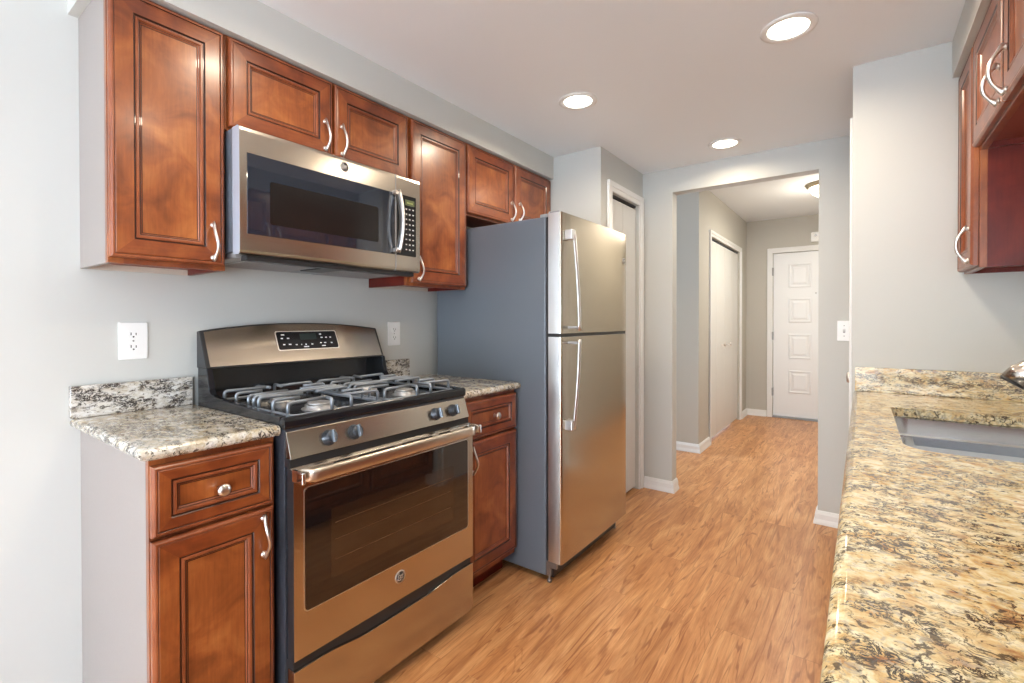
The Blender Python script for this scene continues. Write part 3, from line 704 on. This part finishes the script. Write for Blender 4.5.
# slots along the top of the door
for a, b in ((.83, .887), (.916, 1.059), (1.093, 1.231), (1.271, 1.325)):
    MB().prism([(p[0], p[1]) for p in rrect(a, b, .7835, .7905, .003, 4)], 'x', RX - .008, RX + .0006).build('vent_slot', DARKSLOT, door)
# handle
hp = []; R = []
n = 28
for i in range(n + 1):
    t = i / n; e = min(t, 1 - t); k_ = min(1, e / .035)
    hp.append((.712 + .032 * math.sin(k_ * PI / 2) + .010 * math.sin(PI * t), .712 + (1.434 - .712) * t, .782 + .003 * math.sin(PI * t))); R.append((.0095, .0185))
hb = MB()
rings_ = []
for (x, y, z), (a, b) in zip(hp, R):
    rings_.append([(x + a * .9 * math.copysign(abs(math.cos(q)) ** .55, math.cos(q)), y, z + b * math.copysign(abs(math.sin(q)) ** .8, math.sin(q))) for q in [2 * PI * j / 16 for j in range(16)]])
v = [p for r in rings_ for p in r]
hb.add(v, [(i * 16 + j, i * 16 + (j + 1) % 16, (i + 1) * 16 + (j + 1) % 16, (i + 1) * 16 + j) for i in range(n) for j in range(16)], 0, True)
hb.add(v, [tuple(range(15, -1, -1)), tuple(n * 16 + j for j in range(16))])
h_o = hb.build('handle', HSTEEL, door)
for y in (.7035, 1.4425): MB().box(RX - .004, .752, y - .0055, y + .0055, .765, .7995).build('handle_end', CHROME, h_o, .004, 3)
badge(door, (RX, 1.077, .342), 1, .022)
# storage drawer with scooped top
mb = MB(); prof = []; N = 24; za, zb2 = .050, .236
for i in range(N + 1):
    t = i / N; s_ = min(1, max(0, (t - .12) / .22)) * min(1, max(0, (.88 - t) / .22)); s_ = s_ * s_ * (3 - 2 * s_)
    prof.append((ry0 + .003 + (ry1 - ry0 - .006) * t, zb2 - .016 * s_))
P = [(ry0 + .003, za), (ry1 - .003, za)] + prof[::-1]
mb.prism(P, 'x', .668, RX)
dr = mb.build('storage_drawer', STEEL, g, .0015)
MB().box(.645, .690, ry0 + .006, ry1 - .006, .19, .258).build('drawer_pull_recess', BLACKM, dr)
# control panel, slanted
mb = MB().prism([(.62, .8215), (.683, .8215), (.659, .8955), (.62, .8955)], 'y', ry0 + .006, ry1 - .004)
cp = mb.build('control_panel', STEEL, g, .0015)
MB().box(.64, .678, ry0 + .004, ry1 - .004, .799, .8215).build('vent_strip', BLACKM, g)
nx, nz = .951, .309
for y in (.829, .919, 1.275, 1.367):
    c = (.671, y, .8585)
    ko = MB().lathe([(.0235, 0), (.0235, .004), (.0205, .006), (.0195, .020), (.0165, .0245), (.0001, .0255)], c, (nx, 0, nz), 28).build('control_knob', KNOBM, g)
    mb = MB(); gp = [(-.0045, 0), (.0045, 0), (.0035, .012), (-.0035, .012)]
    A = Vector((nx, 0, nz)); T = Vector((-nz, 0, nx)); C0 = Vector(c) + A * .0235; vs = []
    for tt in (-.0185, .0185):
        for (p, q) in gp: vs.append(C0 + T * tt + Vector((0, 1, 0)) * p + A * q)
    mb.add(vs, [(0, 1, 2, 3), (7, 6, 5, 4), (0, 4, 5, 1), (1, 5, 6, 2), (2, 6, 7, 3), (3, 7, 4, 0)]); mb.build('knob_grip', plain('knob_grip_grey', (.20, .23, .27), .25, metal=.6), ko, .0015)
# cooktop: rim, well, back riser
xf0, xb0 = .662, .085; ti = .022
mb = MB()
mb.prism([(.635, .903), (xf0 - .004, .903), (xf0, .908), (xf0, .928), (xf0 - .006, .936), (xf0 - .020, .936), (.635, .924)], 'y', ry0, ry1)   # front lip
mb.box(xb0, .635, ry0 + .020, ry1 - .020, .903, .920)
for (a, b) in ((ry0, ry0 + .020), (ry1 - .020, ry1)):
    mb.prism([(.084, .903), (.6352, .903), (.6352, .936), (.42, .943), (.29, .949), (.225, .953), (.190, .960), (.174, .975), (.168, 1.0), (.156, 1.046), (.084, 1.046)], 'y', a, b)
mb.build('cooktop', BLACK, g, .003)
# backguard
bgp = MB()
bgp.prism([(.05, .905), (.118, .905), (.105, .955), (.098, 1.045), (.05, 1.045)], 'y', ry0 + .02, ry1 - .02); bgp.build('back_riser', BLACK, g, .002)
def arch(t): return 1.1745 + .027 * (1 - (2 * t - 1) ** 2)
N = 24; shell = MB(); pan = MB(); tp = []
for i in range(N + 1):
    t = i / N; y = ry0 + .002 + (ry1 - ry0 - .004) * t; zt = arch(t); fx = .152 - (.152 - .092) * ((zt - 1.043) / (1.176 - 1.043))
    tp.append([(.070, y, 1.043), (.152, y, 1.043), (fx, y, zt), (.070, y, zt - .003)])
v = [p for q in tp for p in q]
shell.add(v, [(i * 4 + j, i * 4 + (j + 1) % 4, (i + 1) * 4 + (j + 1) % 4, (i + 1) * 4 + j) for i in range(N) for j in range(4)]); shell.add(v, [(0, 1, 2, 3), tuple(N * 4 + j for j in (3, 2, 1, 0))])
bg = shell.build('backguard', BLACKM, g, .003)
nrm = Vector((.133, 0, .070)).normalized()
def slope(y, z, off): 
    x = .152 - .060 * ((z - 1.043) / .133); return (x + nrm.x * off, y, z + nrm.z * off)
v = []
for i in range(N + 1):
    t = i / N; y = ry0 + .014 + (ry1 - ry0 - .028) * t; yy = y; zt = arch(t) - .006
    # lower corners lean outwards slightly like the photo
    v += [slope(y + (.010 if i == 0 else 0) * 0, 1.049, -.001), slope(y, 1.049, .0022), slope(y, zt, .0022), slope(y, zt, -.001)]
pan.add(v, [(i * 4 + j, i * 4 + (j + 1) % 4, (i + 1) * 4 + (j + 1) % 4, (i + 1) * 4 + j) for i in range(N) for j in range(4)]); pan.add(v, [(0, 1, 2, 3), tuple(N * 4 + j for j in (3, 2, 1, 0))])
fp = pan.build('front_panel', STEEL, bg)
def slope_rr(y0, y1, z0, z1, r, o0, o1, name, mat, par, sh=0):
    mb = MB(); P = rrect(y0, y1, z0, z1, r, 5); k = len(P)
    sl = lambda p, o: slope(p[0] + sh * (z1 - p[1]), p[1], o)
    v = [sl(p, o0) for p in P] + [sl(p, o1) for p in P]
    mb.add(v, [(i, (i + 1) % k, (i + 1) % k + k, i + k) for i in range(k)] + [tuple(range(k, 2 * k))]); return mb.build(name, mat, par)
slope_rr(.962, 1.232, 1.0905, 1.1665, .008, .0022, .003, 'display_border', STEELE, bg)
dp = slope_rr(.966, 1.228, 1.094, 1.163, .007, .003, .0036, 'display', BLACK, bg)
slope_rr(1.062, 1.135, 1.130, 1.156, .002, .0036, .0038, 'clock_screen', plain('clock_screen', (.02, .035, .035), .2), dp)
for (y, z, wd) in ((.985, 1.149, .014), (.981, 1.135, .009), (1.006, 1.135, .010), (.985, 1.111, .009), (1.008, 1.111, .011), (1.036, 1.109, .009), (1.060, 1.109, .004), (1.078, 1.109, .006), (1.070, 1.100, .022), (1.104, 1.109, .009), (1.145, 1.113, .008),
                   (1.163, 1.113, .011), (1.150, 1.101, .018), (1.153, 1.135, .010), (1.175, 1.135, .008), (1.150, 1.149, .010), (1.195, 1.135, .008), (1.195, 1.112, .008)):
    slope_rr(y, y + wd, z, z + .0045, .001, .0038, .004, 'button_print', MARK, dp)
# burners
burn = [(.515, .895, .044), (.275, .895, .036), (.515, 1.262, .040), (.275, 1.262, .036)]
for (x, y, r) in burn:
    b_ = MB().lathe([(r * 1.25, 0), (r * 1.2, .003), (r, .005), (r, .013), (r * .96, .015), (r * .5, .015)], (x, y, .920), (0, 0, 1), 28).build('burner_head', BURN, g)
    MB().lathe([(r * .82, 0), (r * .86, .002), (r * .84, .006), (r * .7, .008), (.0001, .009)], (x, y, .935), (0, 0, 1), 28).build('burner_cap', BURN, b_)
def rodpath(pts, rad=.010):
    """round the corners of a polyline"""
    out = [Vector(pts[0])]
    for i in range(1, len(pts) - 1):
        a, b, c = Vector(pts[i - 1]), Vector(pts[i]), Vector(pts[i + 1])
        d1 = (a - b); d2 = (c - b); q = min(rad, d1.length * .45, d2.length * .45); d1.normalize(); d2.normalize()
        for t in (0, .25, .5, .75, 1): out.append((b + d1 * q) * (1 - t) ** 2 + b * 2 * t * (1 - t) + (b + d2 * q) * t ** 2)
    out.append(Vector(pts[-1])); return out
zl, zt_ = .930, .966; rr_ = .0056
for (gy0, gy1) in ((.742, 1.066), (1.096, 1.420)):
    x0_, x1_ = .145, .628; yc = (gy0 + gy1) / 2
    mb = MB().tube(rodpath([(x0_, yc, zl), (x0_, gy0, zl), (x1_, gy0, zl), (x1_, gy1, zl), (x0_, gy1, zl), (x0_, yc, zl)], .02), rr_, 8)
    for (cx, r_) in ((.275, .036), (.515, .044)):
        for dx in (-.088, 0, .085):
            for s_, ye in ((1, gy0), (-1, gy1)):
                far = .085 if dx == 0 else .138
                cyt = yc
                mb.tube(rodpath([(cx + dx, ye, zl), (cx + dx, ye, zt_), (cx + dx * (1 if dx == 0 else .82), ye + s_ * far, zt_)], .012), rr_, 8)
    for xe, sx in ((x1_, -1), (x0_, 1)):
        for dy in (-.035, .035):
            mb.tube(rodpath([(xe, yc + dy, zl), (xe, yc + dy, zt_), (xe + sx * .075, yc + dy * .6, zt_)], .012), rr_, 8)
    mb.tube(rodpath([(.395, gy0, zl), (.395, gy0, zt_), (.395, gy1, zt_), (.395, gy1, zl)], .012), rr_, 8)
    for fx in (x0_ + .02, x1_ - .02):
        for fy in (gy0, gy1): mb.box(fx - .006, fx + .006, fy - .006, fy + .006, .9195, zl)
    mb.build('burner_grate', IRON, g)

# ------------------------------------------------------------------ refrigerator
g = thing('refrigerator', 'tall stainless top-freezer refrigerator with blue grey side', 'refrigerator', (.42, 2.24, 0))
fy0, fy1, FX = 1.872, 2.610, .8682
bx(.082, .784, fy0, fy1, .028, 1.688).build('body', FRSIDE, g, .006, 3)
bx(.784, .798, fy0 + .006, fy1 - .006, .095, 1.685).build('door_gasket', BLACKM, g)
def fr_door(z0, z1, name):
    c = .010; P = [(.798, fy0), (FX - c, fy0)]
    for i in range(5):
        a = -PI / 2 + PI / 2 * i / 4; P.append((FX - c + c * math.cos(a) , fy0 + c + c * math.sin(a)))
    M_ = 10
    for i in range(1, M_): P.append((FX + .004 * math.sin(PI * i / M_), fy0 + c + (fy1 - fy0 - 2 * c) * i / M_))
    for i in range(5):
        a = PI / 2 * i / 4; P.append((FX - c + c * math.cos(a), fy1 - c + c * math.sin(a)))
    P.append((.798, fy1))
    mb = MB(); n = len(P)
    v = [(x, y, z) for z in (z0, z1) for x, y in P]
    fs = [(i, (i + 1) % n, (i + 1) % n + n, i + n) for i in range(n)]
    ms = [1 if i == 0 or i == n - 2 else 0 for i in range(n)]
    mb.add(v, fs, ms, False); mb.add(v, [tuple(range(n - 1, -1, -1)), tuple(range(n, 2 * n))], 1)
    o = mb.build(name, [STEELV, STEELE], g)
    for p in o.data.polygons: p.use_smooth = abs(p.normal.z) < .5 and p.normal.x > .02
    o.data.set_sharp_from_angle(angle=math.radians(50)) if hasattr(o.data, 'set_sharp_from_angle') else None
    return o
fd = fr_door(1.150, 1.7005, 'freezer_door'); rd = fr_door(.100, 1.134, 'fridge_door')
bx(.80, .864, fy0 + .004, fy1 - .004, 1.134, 1.150).build('door_gap_trim', BLACKM, g)
def fr_handle(parent, zb_, zf):
    """bracket at zb_ (far end), long bowed bar reaching the split at zf"""
    y = 1.925; n = 18; path = []; R = []
    for i in range(n + 1):
        t = i / n; z = zb_ + (zf - zb_) * t; path.append((FX + .034 + .026 * math.sin(t * PI * .5) , y + .006 * t, z)); R.append((.0075, .0145))
    mb = MB(); ringv = []
    for (x, yy, z) in path:
        ringv.append([(x + .007 * math.cos(q), yy + .0115 * math.sin(q), z) for q in [2 * PI * j / 12 for j in range(12)]])
    v = [p for r in ringv for p in r]
    mb.add(v, [(i * 12 + j, i * 12 + (j + 1) % 12, (i + 1) * 12 + (j + 1) % 12, (i + 1) * 12 + j) for i in range(n) for j in range(12)], 0, True)
    mb.add(v, [tuple(range(12)), tuple(n * 12 + j for j in range(12))])
    ho = mb.build('handle', STEELE, parent)
    s = 1 if zf > zb_ else -1
    MB().box(FX, FX + .040, 1.897, 1.936, zb_ - .002 * s, zb_ + .045 * s).build('handle_bracket', STEELE, ho, .005, 3)
    MB().box(FX, path[-1][0] - .004, 1.926, 1.936, zf - .022 * s, zf - .010 * s).build('handle_foot', GREYM, ho, .003, 2)
fr_handle(fd, 1.620, 1.162); fr_handle(rd, .712, 1.124)
badge(fd, (FX + .0022, 2.566, 1.545), 1, .019)
mb = MB().box(.79, .85, fy0 + .015, fy0 + .05, 1.7005, 1.712).box(.74, .80, fy0 + .02, fy0 + .045, 1.689, 1.706)
mb.build('hinge_cap', GREYM, g, .003)
bx(.785, .812, fy0 + .022, fy1 - .022, .018, .094).build('toe_grille', BLACKM, g, .002)
for y in (fy0 + .012, fy1 - .012):
    MB().box(.785, .838, y - .008, y + .008, .070, .099).box(.785, .806, y - .008, y + .008, .03, .07).lathe([(.011, 0), (.011, .012), (.006, .014), (.006, .04)], (.797, y, .0), (0, 0, 1), 14).build('hinge_foot', HINGE, g, .001)
for y in (fy0 + .05, fy1 - .05): MB().lathe([(.022, 0), (.022, .012), (.012, .014), (.012, .030)], (.14, y, .0), (0, 0, 1), 14).build('foot', BLACKM, g)

# ------------------------------------------------------------------ outlets, switch, chime
def outlet(y, z, label):
    g = thing('wall_outlet', label, 'outlet', (.03, y, z), 'white duplex outlets on the left wall')
    mb = MB().prism(rrect(y - .039, y + .039, z - .06, z + .06, .004, 4), 'x', .0305, .0355); mb.build('cover_plate', PLAST, g, .0015)
    for dz in (.0205, -.0205):
        P = []
        for i in range(24):
            a = 2 * PI * i / 24; P.append((y + .0175 * math.cos(a), z + dz + max(-.0135, min(.0135, .0175 * math.sin(a)))))
        f = MB().prism(P, 'x', .0355, .0372).build('receptacle', PLAST, g)
        m2 = MB().box(.0372, .0375, y - .008, y - .0055, z + dz - .002, z + dz + .007).box(.0372, .0375, y + .0055, y + .008, z + dz - .002, z + dz + .006).lathe([(.0026, 0), (.0026, .0003)], (.0372, y, z + dz - .007), (1, 0, 0), 10)
        m2.build('slot', DARKSLOT, f)
    MB().lathe([(.003, 0), (.0025, .001)], (.0355, y, z), (1, 0, 0), 10).build('screw', HINGE, g)
outlet(.529, 1.1435, 'white duplex outlet above the counter left of the range')
outlet(1.615, 1.1435, 'white duplex outlet between range and refrigerator')
g = thing('light_switch', 'white toggle light switch on the right pier of the opening', 'switch', (1.875, YE, 1.148))
MB().prism(rrect(1.842, 1.9085, 1.09, 1.206, .004, 4), 'y', YE - .006, YE - .0005).build('cover_plate', PLAST, g, .0015)
MB().box(1.870, 1.880, YE - .0075, YE - .006, 1.136, 1.160).build('toggle_slot', GREYM, g)
MB().prism([(YE - .0075, 1.143), (YE - .018, 1.155), (YE - .018, 1.161), (YE - .0075, 1.153)], 'x', 1.872, 1.878).build('toggle', PLAST, g)
for z in (1.118, 1.178): MB().lathe([(.003, 0), (.0025, .001)], (1.875, YE - .006, z), (0, -1, 0), 10).build('screw', HINGE, g)
g = thing('door_chime', 'small white box high on the wall above the entry door', 'door chime', (1.54, YEND, 2.145))
MB().prism(rrect(1.467, 1.60, 2.148, 2.262, .012, 5), 'y', YEND - .04, YEND - .0005).build('cover', PLAST, g, .003)
MB().lathe([(.016, 0), (.016, .002)], (1.515, YEND - .04, 2.225), (0, -1, 0), 16).build('dot', HINGE, g)

# ------------------------------------------------------------------ lights
def downlight(x, y, label, power=5.5, r=.070, grp='recessed ceiling lights in the kitchen'):
    g = thing('recessed_light', label, 'ceiling light', (x, y, ZC), grp)
    MB().lathe([(r + .022, -.0002), (r + .022, -.004), (r + .012, -.007), (r, -.006), (r - .004, -.001)], (x, y, ZC), (0, 0, 1), 40).build('trim_ring', TRIM, g)
    MB().lathe([(r - .003, -.001), (r - .003, -.0035), (r * .6, -.005), (.0001, -.0055)], (x, y, ZC), (0, 0, 1), 32).build('lens', LENS, g)
    l = area('recessed_lamp', (x, y, ZC - .012), (0, 0, 0), .12, .12, power, WARM, 'DISK', 2.85)
    l.parent = g; l.location = (0, 0, -.012)
    return g
downlight(1.737, 2.012, 'recessed ceiling light nearest the sink end wall, largest in view')
downlight(.845, 2.070, 'recessed ceiling light above the refrigerator side')
downlight(1.291, 3.090, 'recessed ceiling light close to the hall opening', 3.2)
downlight(1.737, .87, 'recessed ceiling light over the near counter', 4.5); downlight(.845, .87, 'recessed ceiling light over the near floor', 3.5)
downlight(1.3, -1.3, 'recessed ceiling light over the dining end')
g = thing('flush_ceiling_light', 'flush hall ceiling light with metal ring and glass bowl', 'ceiling light', (1.70, 5.30, ZH))
MB().lathe([(.10, 0), (.175, 0), (.178, -.010), (.168, -.022), (.148, -.034)], (1.70, 5.30, ZH), (0, 0, 1), 40).build('ring', BRONZE, g)
MB().lathe([(.148, -.030), (.146, -.045), (.125, -.080), (.085, -.108), (.04, -.122), (.0001, -.125)], (1.70, 5.30, ZH), (0, 0, 1), 40).build('glass_bowl', BOWL, g)
l = bpy.data.lights.new('hall_lamp', 'POINT'); l.energy = 7; l.color = (1, .88, .72); l.shadow_soft_size = .10
lo = bpy.data.objects.new('hall_lamp', l); COL.objects.link(lo); lo.parent = g; lo.location = (0, 0, -.24)

hl = area('hall_lamp_down', (0, 0, 0), (0, 0, 0), .25, .25, 18, (1, .90, .76), 'DISK'); hl.parent = g; hl.location = (0, 0, -.135)
